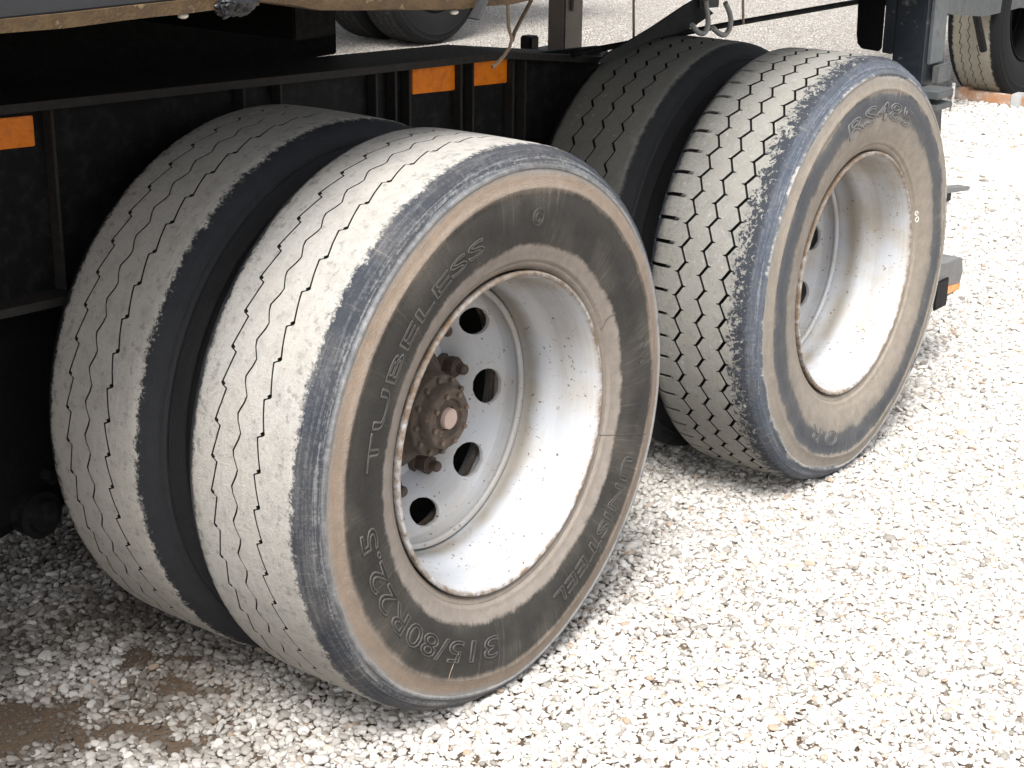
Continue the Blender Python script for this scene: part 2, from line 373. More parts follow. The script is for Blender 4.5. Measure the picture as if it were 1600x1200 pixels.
def gravel_points():
    heading = math.atan2(math.cos(PAN), math.sin(PAN))
    out = []
    for d0, d1, cell, lay in ((2.1, 4.3, .0128, 0), (2.1, 4.3, .0134, 1), (2.1, 4.3, .0090, 2), (4.3, 6.6, .0145, 0), (4.3, 6.6, .0155, 1), (4.3, 6.6, .0130, 2), (6.6, 10.3, .0205, 0), (6.6, 10.3, .0225, 1)):
        xs = np.arange(-3, 12, cell); ys = np.arange(-6, 12, cell)
        X, Y = np.meshgrid(xs, ys); X = X.ravel(); Y = Y.ravel()
        dx, dy = X-CAM.x, Y-CAM.y; d = np.hypot(dx, dy)
        da = np.abs((np.arctan2(dy, dx)-heading+PI) % (2*PI)-PI)
        k = (d >= d0) & (d < d1) & (da < math.radians(27)); X, Y = X[k], Y[k]; n = len(X)
        X = X+RNG.uniform(-.5, .5, n)*cell; Y = Y+RNG.uniform(-.5, .5, n)*cell
        m = dirt_mask(X+.03*np.sin(Y*37+X*11), Y+.03*np.sin(X*41-Y*13)); keep = RNG.random(n) > m*(.97 if lay < 2 else .35)
        if lay == 1: keep &= RNG.random(n) > .12
        if lay == 2: keep &= RNG.random(n) > .30
        X, Y, m = X[keep], Y[keep], m[keep]; n = len(X)
        s = cell*RNG.lognormal(-.60, .24, n)
        if lay == 2: s = cell*RNG.lognormal(-1.15, .25, n)
        s = np.clip(s, .0020, .0165)
        z = -.006+s*.25+RNG.uniform(-.003, .003, n)+(.0035+s*.1 if lay == 1 else 0)-m*s*.5*RNG.random(n)
        if lay == 2: z = -.0028+s*.3+0*X
        # stones squeezed up round the foot of each tyre
        for tx in (0, D):
            for ty in (0, DU):
                ex = np.maximum(np.abs(X-tx)-.125, 0); ey = np.maximum(np.abs(Y-ty)-.135, 0); dd = np.hypot(ex, ey)
                z = z+np.where(dd > 0, .009*np.exp(-(dd/.028)**2), 0)
        mud_shade = np.clip((.95*Y-.75*X-.10)/.60, 0, 1)*np.clip(.74+.35*np.sin(X*9+Y*5)*np.sin(Y*11-X*4)+RNG.normal(0, .20, n), 0, 1)*np.where(X < .95, 1, 0)  # trailer shade painted into the stone colour, mixed with dirt
        mud_shade = np.clip(np.maximum(mud_shade, np.where(X < 1, m*1.2, 0))+np.where((lay == 2) & (X < 1), .25, 0), 0, 1)
        scl = np.stack([s*RNG.uniform(.9, 1.45, n), s*RNG.uniform(.75, 1.15, n), s*RNG.uniform(.45, .75, n)], 1)
        rot = np.stack([RNG.normal(0, .28, n), RNG.normal(0, .28, n), RNG.uniform(0, 2*PI, n)], 1)
        out.append((np.stack([X, Y, z], 1), scl, rot, mud_shade))
    return [np.concatenate([o[i] for o in out]) for i in range(4)]
D = 1.4105; DU = .3694      # axle spacing, spacing of the dual wheels
P_, S_, R_, MUD_SHADE = gravel_points()
npt = len(P_)
me = bpy.data.meshes.new('gravel'); me.vertices.add(npt); me.vertices.foreach_set('co', P_.astype(np.float32).ravel())
for nm_, typ, arr in (('scl', 'FLOAT_VECTOR', S_), ('rot', 'FLOAT_VECTOR', R_)):
    a = me.attributes.new(nm_, typ, 'POINT'); a.data.foreach_set('vector', arr.astype(np.float32).ravel())
a = me.attributes.new('tone', 'FLOAT', 'POINT'); a.data.foreach_set('value', RNG.random(npt).astype(np.float32))
a = me.attributes.new('mud_shade', 'FLOAT', 'POINT'); a.data.foreach_set('value', MUD_SHADE.astype(np.float32))
a = me.attributes.new('pick', 'INT', 'POINT'); a.data.foreach_set('value', RNG.integers(0, 12, npt).astype(np.int32))
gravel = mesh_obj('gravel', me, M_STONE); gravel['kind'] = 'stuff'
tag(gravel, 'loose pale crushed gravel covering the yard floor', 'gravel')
ng = bpy.data.node_groups.new('scatter_gravel', 'GeometryNodeTree')
ng.interface.new_socket('Geometry', in_out='INPUT', socket_type='NodeSocketGeometry'); ng.interface.new_socket('Geometry', in_out='OUTPUT', socket_type='NodeSocketGeometry')
gi = ng.nodes.new('NodeGroupInput'); go = ng.nodes.new('NodeGroupOutput'); io = ng.nodes.new('GeometryNodeInstanceOnPoints')
ci = ng.nodes.new('GeometryNodeCollectionInfo'); ci.inputs['Collection'].default_value = pebcol
ci.inputs['Separate Children'].default_value = True; ci.inputs['Reset Children'].default_value = True
def nattr(nm_, dt):
    q = ng.nodes.new('GeometryNodeInputNamedAttribute'); q.data_type = dt; q.inputs['Name'].default_value = nm_
    return next(o for o in q.outputs if o.enabled and o.name == 'Attribute')
e2r = ng.nodes.new('FunctionNodeEulerToRotation')
L = ng.links.new
L(gi.outputs[0], io.inputs['Points']); L(ci.outputs[0], io.inputs['Instance']); io.inputs['Pick Instance'].default_value = True
L(nattr('pick', 'INT'), io.inputs['Instance Index']); L(nattr('rot', 'FLOAT_VECTOR'), e2r.inputs[0]); L(e2r.outputs[0], io.inputs['Rotation'])
L(nattr('scl', 'FLOAT_VECTOR'), io.inputs['Scale']); L(io.outputs[0], go.inputs[0])
gravel.modifiers.new('scatter', 'NODES').node_group = ng

# ---------------------------------------------------------------- tyre mesh
TR = .5264; WZ = TR-.008
SIDE = [(-.112, .296), (-.124, .3015), (-.1325, .306), (-.1375, .313), (-.1385, .3155), (-.1380, .318), (-.1425, .3225), (-.1440, .325), (-.1440, .328), (-.1475, .336), (-.1515, .349), (-.1550, .363), (-.1575, .379), (-.1590, .396), (-.1595, .412),
        (-.1590, .428), (-.1580, .440), (-.1570, .4485), (-.1585, .4515), (-.1585, .4545), (-.1560, .458), (-.1535, .468), (-.1510, .478), (-.1500, .4840), (-.1520, .4870), (-.1515, .4905), (-.1475, .4930), (-.1455, .498), (-.1445, .5015), (-.1405, .5055), (-.1370, .5105), (-.1305, .5155), (-.1230, .5190)]
def wall_y(r):
    rs = [q[1] for q in SIDE]; ys = [q[0] for q in SIDE]
    return float(np.interp(r, rs, ys))
def bulge(x, z, r, y):
    """how far the loaded wall stands out near the ground"""
    if z > -.30 or abs(y) < .12: return 0.0
    return math.copysign(.018*((-z-.30)/.2)**2*math.exp(-(r-.44)**2/.004)*max(0, 1-abs(x)/.25), y)
def crown(y): return TR-.0014*(abs(y)/.11)**2-(.0040*max(0, (abs(y)-.105)/.018)**2)
def build_tyre(name, nper, grooves, seed, shoulder_rough=.0006, lugs=None, extra_phi=()):
    """grooves: list of (y_centre, keys) where keys = [(phi, y_offset, half_left(+y), half_right(-y), depth)], piecewise linear in phi over one period.
    lugs: list of (phi0, phi1, y0, y1, depth): straight cuts across the shoulder"""
    phis = sorted({round(k[0], 4) for g in grooves for k in g[1]} | {round(q, 4) for q in extra_phi})
    phis = [q for q in phis if 0 <= q < 1]
    cols = [(p+q)/nper*2*PI for p in range(nper) for q in phis]; ph = [q for p in range(nper) for q in phis]
    nc = len(cols)
    def ev(keys, q):
        ks = list(keys); ks = [(ks[-1][0]-1, *ks[-1][1:])]+ks+[(ks[0][0]+1, *ks[0][1:])]
        for A, B in zip(ks, ks[1:]):
            if A[0] <= q <= B[0]:
                f = 0 if B[0] == A[0] else (q-A[0])/(B[0]-A[0])
                return [A[i]+(B[i]-A[i])*f for i in range(1, 5)]
    V = []; Gm = []; nrow = None
    rs = random.Random(seed); off = Vector((seed*13.7, 0, 0))
    for th, q in zip(cols, ph):
        c, s = math.cos(th), math.sin(th)
        row = []
        for (y, r) in SIDE: row.append((y, r, 0))
        edges = []
        for gy, keys in sorted(grooves, key=lambda g: g[0]):
            o, hl, hr, d = ev(keys, q); fade = 1.0
            edges.append((gy+o-hr, gy+o+hl, d))
        last = -.118
        for (a, b, d) in edges+[(.118, None, 0)]:
            nland = 7
            for i in range(nland): row.append((last+(a-last)*(i+(.02 if i == 0 else 0))/(nland-1), None, 0))
            if b is None: break
            wdt = b-a
            row += [(a+wdt*.03, -.0007, 1), (a+wdt*.12, -d, 1), (a+wdt*.5, -d*1.05, 1), (b-wdt*.12, -d, 1), (b-wdt*.03, -.0007, 1)]
            last = b
        for (y, r) in reversed(SIDE): row.append((-y, r, 0))
        nrow = len(row)
        for (y, r, g) in row:
            if r is None or g: rr = crown(y)+(r or 0)
            else: rr = r
            if lugs and not g:
                for (q0, q1, y0, y1, dd) in lugs:
                    if q0 < q < q1 and y0 < y < y1: rr -= dd; g = 1
            pos = Vector((c*rr, y, s*rr))
            if rr > .49 and not g:
                a = noise.noise(pos*55+off)*.6+noise.noise(pos*140+off)*.4
                k = shoulder_rough if -.145 < y < -.085 else .00035
                rr += a*k; yy = y
                pos = Vector((c*rr, y, s*rr))
            # the load flattens the foot of the tyre and bulges its wall
            if pos.z < -(WZ-.002):
                pos.z = -(WZ-.002)-(-(WZ-.002)-pos.z)*.15
            pos.y += bulge(pos.x, pos.z, rr, y)
            V.append(pos); Gm.append(float(g))
    F = []
    for j in range(nc):
        k = (j+1) % nc
        for i in range(nrow-1): F.append((j*nrow+i, k*nrow+i, k*nrow+i+1, j*nrow+i+1))
    me = bpy.data.meshes.new(name)
    me.from_pydata(V, [], F); me.update()
    a = me.attributes.new('groove', 'FLOAT', 'POINT'); a.data.foreach_set('value', Gm)
    me.polygons.foreach_set('use_smooth', [True]*len(me.polygons)); me.set_sharp_from_angle(angle=math.radians(40))
    return me
e = .025
def hook(sgn, w=.0019, amp=.0058, d=.009):
    """long slanting sipe with a short hooked return: worn highway tread"""
    return [(.0, -amp*sgn, w, w, d), (.40, -.1*amp*sgn, w*.9, w*.9, d*.9), (.80, amp*sgn, w, w, d), (.86, amp*1.1*sgn, (w+.0060 if sgn < 0 else w*1.5), (w+.0060 if sgn > 0 else w*1.5), d), (.915, amp*.6*sgn, w*1.6, w*1.6, d), (.97, -amp*.8*sgn, w*1.5, w*1.5, d)]
def zig(w=.0015, amp=.0062, d=.007):
    return [(.02, -amp, w, w, d), (.20, -amp*.55, w*1.3, w*1.3, d), (.52, amp, w*1.3, w*1.3, d), (.70, amp*.6, w, w, d)]
t1_mesh = build_tyre('tyre', 54, [(.062, hook(1)), (.014, zig()), (-.036, hook(-1))], 1, .0012)
t1i_mesh = build_tyre('tyre', 54, [(.062, hook(1, .0020)), (.012, zig(.0017)), (-.040, hook(-1, .0023))], 2, .0007)
def block(amp=.0068, wt=.0030, wf=.0042, d=.014, sp=.0085):
    """zigzag groove: thin leg, wide leg, a short sipe at each corner"""
    return [(.00, -amp*1.0, wt, wt, d), (.03, -amp, wt, wt+sp*.8, d*.8), (.05, -amp, wt*1.1, wt+sp, d*.8), (.085, -amp*.95, wf*.95, wf, d), (.40, amp*.75, wf, wf, d), (.44, amp, wf, wf*.8, d), (.465, amp, wf*.8+sp*.8, wt, d*.8), (.485, amp, wf*.7+sp, wt, d*.8), (.525, amp*.95, wt, wt, d), (.75, 0, wt, wt, d)]
lug = [(.28, .44, .086, .142, .010)]
t2_mesh = build_tyre('tyre', 60, [(.048, block()), (-.010, block()), (-.068, block(wf=.0046))], 3, .0040, lug, (.285, .435, .279, .441))
def step(d=.011):
    return [(.0, -.0062, .0018, .0018, d), (.30, -.001, .0018, .0018, d), (.56, .0060, .0020, .0020, d), (.60, .0062, .0038, .0032, d), (.92, -.0058, .0038, .0038, d), (.96, -.0062, .0014, .0016, d)]
t2i_mesh = build_tyre('tyre', 60, [(.056, step()), (-.004, step()), (-.060, step())], 4, .0012)

# ---------------------------------------------------------------- rim with ten hand holes
RIM_PROF = [(-.122, .2975), (-.130, .3005), (-.1370, .3020), (-.1405, .3012), (-.1420, .2985), (-.1412, .2950), (-.1380, .2925), (-.130, .2900), (-.118, .2870), (-.100, .2845), (-.075, .2815), (-.066, .2800), (-.058, .2795), (-.048, .2760), (-.036, .2695), (-.026, .2650), (-.014, .2632), (.0, .2622), (.060, .2620), (.100, .263), (.118, .274), (.130, .282), (.139, .289), (.141, .300), (.131, .302),
            (.125, .297), (.110, .287), (.095, .272), (.060, .265), (-.020, .268), (-.046, .281), (-.075, .288), (-.118, .293)]
def disc_y(r): return float(np.interp(r, [.138, .150, .165, .185, .200, .245, .2515, .2535], [.146, .146, .144, .124, .108, .096, .074, .060]))
def build_rim(sh=0):
    V = []; F = []
    def lat(prof, n, close):
        b = len(V); m = len(prof)
        for j in range(n):
            a = 2*PI*j/n
            for (y, r) in prof: V.append((r*math.cos(a), y, r*math.sin(a)))
        for j in range(n):
            k = (j+1) % n
            for i in range(m-1): F.append((b+j*m+i, b+j*m+i+1, b+k*m+i+1, b+k*m+i))
            if close: F.append((b+j*m+m-1, b+j*m, b+k*m, b+k*m+m-1))
    lat(RIM_PROF, 120, True)
    # skirt of the disc, its weld bead and rim edge
    lat([(y+sh, r) for y, r in [(.024, .2588), (.0185, .2575), (.0160, .2550), (.0160, .2495), (.0180, .2468), (.0215, .2458), (.026, .2468), (.029, .2500), (.040, .2512), (.050, .2505), (.056, .2480)]], 120, False)
    return V, F
def build_disc(sh=0):
    V = []; F = []
    nh = 9; RH, HR = .2215, .0365
    def put(r, a, dy=0): V.append((r*math.cos(a), DY(r)+dy+sh, r*math.sin(a))); return len(V)-1
    def DY(r): return float(np.interp(r, [.138, .152, .168, .184, .194, .222, .240, .245, .2480], [.148, .148, .146, .120, .106, .080, .064, .060, .056]))
    for h in range(nh):
        a0 = 2*PI*(h+.5)/nh; half = PI/nh
        # square frame of points round the hole, in (angle, r)
        fr = []
        ns = 7
        ro, ri = .2455, .1900
        for i in range(ns): fr.append((-half+2*half*i/ns, ri))
        for i in range(4): fr.append((half, ri+(ro-ri)*i/4))
        for i in range(ns): fr.append((half-2*half*i/ns, ro))
        for i in range(4): fr.append((-half, ro-(ro-ri)*i/4))
        n = len(fr)
        hole = []
        for (aa, rr) in fr:
            ddx, ddy = aa*RH, rr-RH+.0015
            L_ = math.hypot(ddx/1.35, ddy*1.0); hole.append((ddx/1.35/L_*HR/RH, RH+ddy/L_*.0222))
        A = [put(r, a0+aa) for aa, r in fr]
        M_ = [put(.45*fr[i][1]+.55*hole[i][1], a0+.45*fr[i][0]+.55*hole[i][0]) for i in range(n)]
        B = [put(r, a0+aa) for aa, r in hole]
        B2 = [put(r, a0+aa, .003) for aa, r in [(x*.985, RH+(y-RH)*.985) for x, y in hole]]
        D_ = [put(r, a0+aa, .008) for aa, r in hole]
        for i in range(n):
            k = (i+1) % n
            F.append((A[i], A[k], M_[k], M_[i])); F.append((M_[i], M_[k], B[k], B[i])); F.append((B[i], B[k], B2[k], B2[i])); F.append((B2[i], B2[k], D_[k], D_[i]))
        # inner and outer annulus of the sector
        for rr in ([.138, .145, .152, .160, .168, .176, .184, .190],  [.2455, .2468, .2480]):
            rows = [[put(r, a0-half+2*half*i/ns) for i in range(ns+1)] for r in rr]
            for X_, Y_ in zip(rows, rows[1:]):
                for i in range(ns): F.append((X_[i], X_[i+1], Y_[i+1], Y_[i]))
    return V, F
def weld(me):
    bm = bmesh.new(); bm.from_mesh(me); bmesh.ops.remove_doubles(bm, verts=bm.verts, dist=.0004)
    bmesh.ops.recalc_face_normals(bm, faces=bm.faces); bm.to_mesh(me); bm.free()
    me.polygons.foreach_set('use_smooth', [True]*len(me.polygons)); me.set_sharp_from_angle(angle=math.radians(38))
rim_me = from_arrays('rim', *build_rim(), True, 38)
disc_me = from_arrays('disc', *build_disc(), True, 38); weld(disc_me)
rim_me2 = from_arrays('rim', *build_rim(.026), True, 38); disc_me2 = from_arrays('disc', *build_disc(.026), True, 38); weld(disc_me2)
HUB_PROF = [(.155, .137), (.130, .136), (.118, .128), (.108, .112), (.092, .096), (.060, .084), (.050, .082), (.042, .0805), (.036, .0790), (.024, .0785), (.021, .0765), (.0205, .066), (.020, .0625), (.006, .0605), (.001, .0590), (-.003, .0560), (-.004, .0530), (-.004, .0400), (-.0025, .0385), (.004, .0370), (.006, .0340), (.006, .0265), (.003, .0240), (-.001, .0225)]
def stud_mesh():
    bm = bmesh.new()
    def cyl(y0, y1, r0, r1, n):
        A = [bm.verts.new((r0*math.cos(2*PI*k/n), y0, r0*math.sin(2*PI*k/n))) for k in range(n)]
        B = [bm.verts.new((r1*math.cos(2*PI*k/n), y1, r1*math.sin(2*PI*k/n))) for k in range(n)]
        for k in range(n): bm.faces.new((A[k], A[(k+1) % n], B[(k+1) % n], B[k]))
        bm.faces.new(B); bm.faces.new(A[::-1])
    cyl(.152, .136, .0275, .0245, 20); cyl(.1362, .112, .0205, .0205, 6); cyl(.1122, .107, .0185, .0150, 6); cyl(.1072, .0925, .0112, .0108, 16); cyl(.0927, .0895, .0108, .0085, 16)
    bmesh.ops.recalc_face_normals(bm, faces=bm.faces)
    me = bpy.data.meshes.new('wheel_stud'); bm.to_mesh(me); bm.free()
    me.polygons.foreach_set('use_smooth', [True]*len(me.polygons)); me.set_sharp_from_angle(angle=math.radians(30)); me.materials.append(M_STUD)
    return me
STUD = stud_mesh()

# ---------------------------------------------------------------- lettering moulded on the wall
def wall_text(name, txt, a0, a1, r0, h, mat, parent, outline=True, proud=.0010, bev=.024, flatr=None):
    cu = bpy.data.curves.new(name, 'FONT'); cu.body = txt; cu.size = 1; cu.resolution_u = 3
    if outline: cu.fill_mode = 'NONE'; cu.bevel_depth = bev; cu.bevel_resolution = 1
    else: cu.extrude = .03
    tmp = bpy.data.objects.new('tmp', cu); C.objects.link(tmp)
    dg = bpy.context.evaluated_depsgraph_get(); me = bpy.data.meshes.new_from_object(tmp.evaluated_get(dg))
    bpy.data.objects.remove(tmp)
    co = np.array([v.co[:] for v in me.vertices]); mn = co.min(0); mx = co.max(0)
    u = (co[:, 0]-mn[0])/(mx[0]-mn[0]); v = (co[:, 1]-mn[1])/(mx[1]-mn[1])
    a = np.radians(a0+(a1-a0)*u); r = r0+h*v
    yw = np.array([wall_y(q) for q in r])-co[:, 2]*h/.72-proud*.3
    yw = yw+np.array([bulge(q*math.cos(b), q*math.sin(b), q, -.15) for q, b in zip(r, a)])
    new = np.stack([r*np.cos(a), yw, r*np.sin(a)], 1)
    me.vertices.foreach_set('co', new.astype(np.float32).ravel()); me.update()
    return mesh_obj(name, me, mat, parent)

# ---------------------------------------------------------------- the trailer
TL = (.7, 1.1, 0)
trailer = thing('flatbed_trailer', 'black flatbed trailer on dusty dual tyres with white rims', 'trailer', TL)
def wheel(loc, outer, tyre_me, tyre_mat, rim_mat_, rims, hole_rot, label):
    w_ = bpy.data.objects.new('wheel', None); w_.empty_display_size = .1; w_.location = loc; link(w_, trailer, TL); w_['label'] = label
    mesh_obj('tyre', tyre_me, tyre_mat, w_)
    a = 0 if outer else PI
    for nm_, me in (('rim', rims[0]), ('wheel_disc', rims[1])):
        o = mesh_obj(nm_, me, rim_mat_, w_)
        o.rotation_euler = (0, hole_rot, a) if outer else (0, hole_rot, a)
    return w_
W1 = wheel((0, 0, WZ), True, t1_mesh, T1_OUT, M_RIM1, (rim_me, disc_me), math.radians(-(356.5-340)), 'nearest outer wheel, bald pale tread, white rim and brown hub')
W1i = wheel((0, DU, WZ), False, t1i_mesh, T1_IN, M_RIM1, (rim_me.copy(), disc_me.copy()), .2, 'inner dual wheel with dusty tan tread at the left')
W2 = wheel((D, .005, WZ), True, t2_mesh, T2_OUT, M_RIM2, (rim_me2, disc_me2), math.radians(-(323-300)), 'outer rear wheel with zigzag grooved grey tread')
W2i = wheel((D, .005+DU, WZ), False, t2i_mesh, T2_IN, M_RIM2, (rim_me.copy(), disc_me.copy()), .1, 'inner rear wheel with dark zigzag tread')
for W_, a0 in ((W1, 11.0), (W2, 20.0)):
    for k in range(10):
        s = bpy.data.objects.new('wheel_stud', STUD); link(s, W_)
        a = math.radians(a0+36*k); s.location = (.1675*math.cos(a), 0, .1675*math.sin(a)); s.rotation_euler = (0, -a+k, 0)
    lathe_y('hub', HUB_PROF if W_ is W1 else [(max(y, .075), r) for y, r in HUB_PROF if y > .03]+[(.075, .02)], M_HUB, W_, 72, 30)
    lathe_y('rim_seam', [(.093, .2610), (.093, .2530), (.100, .2530), (.100, .2610)], M_HUB, W_, 96, 30)
    if W_ is W2: continue
    bm = bmesh.new()     # pale plug in the middle of the cap
    bmesh.ops.create_cone(bm, cap_ends=True, segments=36, radius1=.0215, radius2=.0195, depth=.012)
    bmesh.ops.rotate(bm, verts=bm.verts, matrix=Matrix.Rotation(PI/2, 3, 'X')); bmesh.ops.translate(bm, verts=bm.verts, vec=(0, -.0015, 0))
    bm_obj('hub_plug', bm, M_BOSS, W_, bevel=.0015, smooth=30)
    bme = None
    for k in range(8):
        if bme is None:
            bm = bmesh.new(); bmesh.ops.create_cone(bm, cap_ends=True, segments=6, radius1=.0058, radius2=.0052, depth=.010)
            bmesh.ops.rotate(bm, verts=bm.verts, matrix=Matrix.Rotation(PI/2, 3, 'X')); bme = bpy.data.meshes.new('cap_bolt'); bm.to_mesh(bme); bm.free(); bme.materials.append(M_HUBCAP)
        b_ = bpy.data.objects.new('cap_bolt', bme); link(b_, W_); a = 2*PI*(k+.3)/8; b_.location = (.0475*math.cos(a), -.0055, .0475*math.sin(a))
    fb = None
    for k in range(12):
        if fb is None:
            bm = bmesh.new(); bmesh.ops.create_cone(bm, cap_ends=True, segments=6, radius1=.0062, radius2=.0056, depth=.010)
            bmesh.ops.rotate(bm, verts=bm.verts, matrix=Matrix.Rotation(PI/2, 3, 'X')); fb = bpy.data.meshes.new('flange_bolt'); bm.to_mesh(fb); bm.free(); fb.materials.append(M_HUB)
        b_ = bpy.data.objects.new('flange_bolt', fb); link(b_, W_); a = 2*PI*(k+.1)/12; b_.location = (.0712*math.cos(a), .0185, .0712*math.sin(a))
# brake drum and axle stubs behind each pair of wheels
for W_ in (W1i, W2i):
    o = lathe_y('brake_drum', [(-.165, .02), (-.165, .150), (-.150, .165), (-.02, .200), (.16, .205), (.17, .215), (.185, .215), (.185, .05)], M_DRUM, W_, 48, 35)
for xx in (0, D):
    bm = bmesh.new(); add_tube(bm, [(xx, DU+.15, WZ), (xx, 1.95, WZ)], .07, 20); bm_obj('axle', bm, M_BLACK2, trailer, TL, smooth=40)
# lettering
wall_text('size_lettering', '315/80R22.5', 263, 186, .378, .043, M_LETTER, W1)
wall_text('tyre_lettering', 'UNISTEEL', 338, 289, .386, .036, M_LETTER, W1)
wall_text('tubeless_lettering', 'TUBELESS', 172, 104, .376, .030, M_LETTER, W1)
wall_text('wear_mark', 'TWI', 14, 5, .405, .022, M_LETTER, W1)
wall_text('moulded_emblem', '\u00a9', 84.5, 79.5, .384, .034, M_LETTER, W1, bev=.018)
wall_text('model_lettering', 'RS485', 112, 62, .378, .044, M_LETTER2, W2)
wall_text('moulded_letters', 'O R', 258, 236, .385, .040, M_LETTER2, W2)
wall_text('white_stamp', '60', 19, 13, .320, .012, M_WHITE, W2, outline=False)
for a0, a1 in ((9, 6.5), (358, 355)):
    wall_text('paint_dash', '-', a0, a1, .452, .0060, M_WHITE, W2, outline=False)
def radial_line(parent, a, r0, r1, mat, bend=0, rad=.0007):
    bm = bmesh.new(); pts = []
    for i in range(14):
        q = i/13; r = r0+(r1-r0)*q; aa = math.radians(a+bend*math.sin(q*2.2)); pts.append((r*math.cos(aa), wall_y(r)-.0004+bulge(r*math.cos(aa), r*math.sin(aa), r, -.15), r*math.sin(aa)))
    add_tube(bm, pts, rad, 5); return bm_obj('mould_vent_line', bm, mat, parent)
radial_line(W1, 343.5, .312, .455, M_LETTER, 1.0)
radial_line(W1, 24, .318, .352, M_LETTER, 3.0, .0006)
radial_line(W1, 262, .358, .44, M_LETTER, 1.5, .0006)
radial_line(W1, 246, .40, .45, M_STRIP, -1.2, .0005)

# ---- chassis rail
def slope(x): return -.0406*(x+.524)
RX0, RX1 = -4.0, 1.34
def seg_rail(name, y0, y1, z0, z1, mat, x1=RX1, n=12, bevel=0):
    bm = bmesh.new(); pts = [RX0+(x1-RX0)*i/n for i in range(n+1)]
    rows = []
    for x in pts:
        d = slope(x)-(.5*max(0, x-1.05)**2 if name == 'chassis_top_flange' else 0)
        rows.append([bm.verts.new((x, y, z+d)) for y, z in ((y0, z0), (y1, z0), (y1, z1), (y0, z1))])
    for A, B in zip(rows, rows[1:]):
        for k in range(4): bm.faces.new((A[k], A[(k+1) % 4], B[(k+1) % 4], B[k]))
    bm.faces.new(rows[0][::-1]); bm.faces.new(rows[-1])
    return bm_obj(name, bm, mat, trailer, TL, bevel)
seg_rail('chassis_top_flange', .55, .74, 1.088, 1.104, M_EDGE)
seg_rail('chassis_web', .60, .612, .752, 1.087, M_BLACK)
seg_rail('chassis_bottom_flange', .545, .72, .735, .751, M_EDGE)
rib_me = None
for x in (-1.25, -.40, .064, .166, .455, .518, .565, .745, .789, .942, .99):
    o = box('stiffener_rib', x-.0035, x+.0035, .574, .5995, .7525+slope(x), 1.0865+slope(x), M_EDGE, trailer, TL, .001)
for (x0, x1, zc, dz, w_) in ((-.585, -.428, 1.047, .027, 0), (.592, .742, 1.006, .030, 0), (.795, .938, .998, .0285, 0)):
    bm = bmesh.new(); tilt = -.055
    vs = add_box(bm, x0, x1, .5905, .5975, zc-dz, zc+dz, lambda x: tilt*(x-(x0+x1)/2))
    o = bm_obj('side_reflector', bm, M_REFL, trailer, TL, .0015)
# upper inner frame that fills the dark gap under the deck
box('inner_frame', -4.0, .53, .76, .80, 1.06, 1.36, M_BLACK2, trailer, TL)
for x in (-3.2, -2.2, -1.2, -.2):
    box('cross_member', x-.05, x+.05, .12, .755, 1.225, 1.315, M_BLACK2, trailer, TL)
# unseen box added under the deck to shade the gravel at left
box('unseen_shade_box', -3.4, -1.75, -.03, 1.15, .36, 1.315, M_BLACK, trailer, TL, .01)
# suspension under the rail at the left
box('suspension_hanger', -1.0, -.36, .64, .67, .30, .733, M_BLACK2, trailer, TL)
box('suspension_hanger', .50, .92, .64, .67, .30, .70, M_BLACK2, trailer, TL)
bm = bmesh.new()
add_tube(bm, [(-.475, .60, .318), (-.475, .638, .318)], [.046, .046], 24); add_tube(bm, [(-.475, .585, .318), (-.475, .601, .318)], [.030, .034], 24)
bm_obj('spring_pin', bm, M_BLACK, trailer, TL, smooth=35)
bm = bmesh.new(); add_tube(bm, [(-.43, .612, .378), (-.43, .639, .378)], .016, 6); add_tube(bm, [(-.43, .600, .378), (-.43, .6125, .378)], .009, 10); bm_obj('hanger_bolt', bm, M_BLACK, trailer, TL)
bm = bmesh.new(); add_tube(bm, [(-1.6, .70, .30), (-.6, .70, .27), (0, .70, .40), (.7, .70, .42), (1.41, .70, .40)], .035, 8, flat=(.04, .03)); bm_obj('leaf_spring', bm, M_BLACK2, trailer, TL)
# ---- deck
DY0 = -.06
box('deck_plate', -5.0, 2.32, DY0+.022, 2.35, 1.345, 1.382, M_DECK, trailer, TL)
bm = bmesh.new(); add_box(bm, -5.0, -0.51, DY0, DY0+.020, 1.337, 1.48); bm_obj('side_board', bm, M_DECK, trailer, TL, .002)
bm = bmesh.new()
n = 90; rows = []
for i in range(n+1):
    x = -5.0+(-0.508+5.0)*i/n; j = .0035*noise.noise(Vector((x*9, 0, 0)))+.002*noise.noise(Vector((x*31, 4, 0)))
    rows.append([bm.verts.new((x, y, z)) for y, z in ((DY0-.006+j*.5, 1.3183+j), (DY0+.045, 1.3183+j), (DY0+.045, 1.3365), (DY0-.006+j*.6, 1.3365+j*.3))])
for A, B in zip(rows, rows[1:]):
    for k in range(4): bm.faces.new((A[k], A[(k+1) % 4], B[(k+1) % 4], B[k]))
bm.faces.new(rows[0][::-1]); bm.faces.new(rows[-1])
bm_obj('rail_edge', bm, M_RUSTRAIL, trailer, TL)
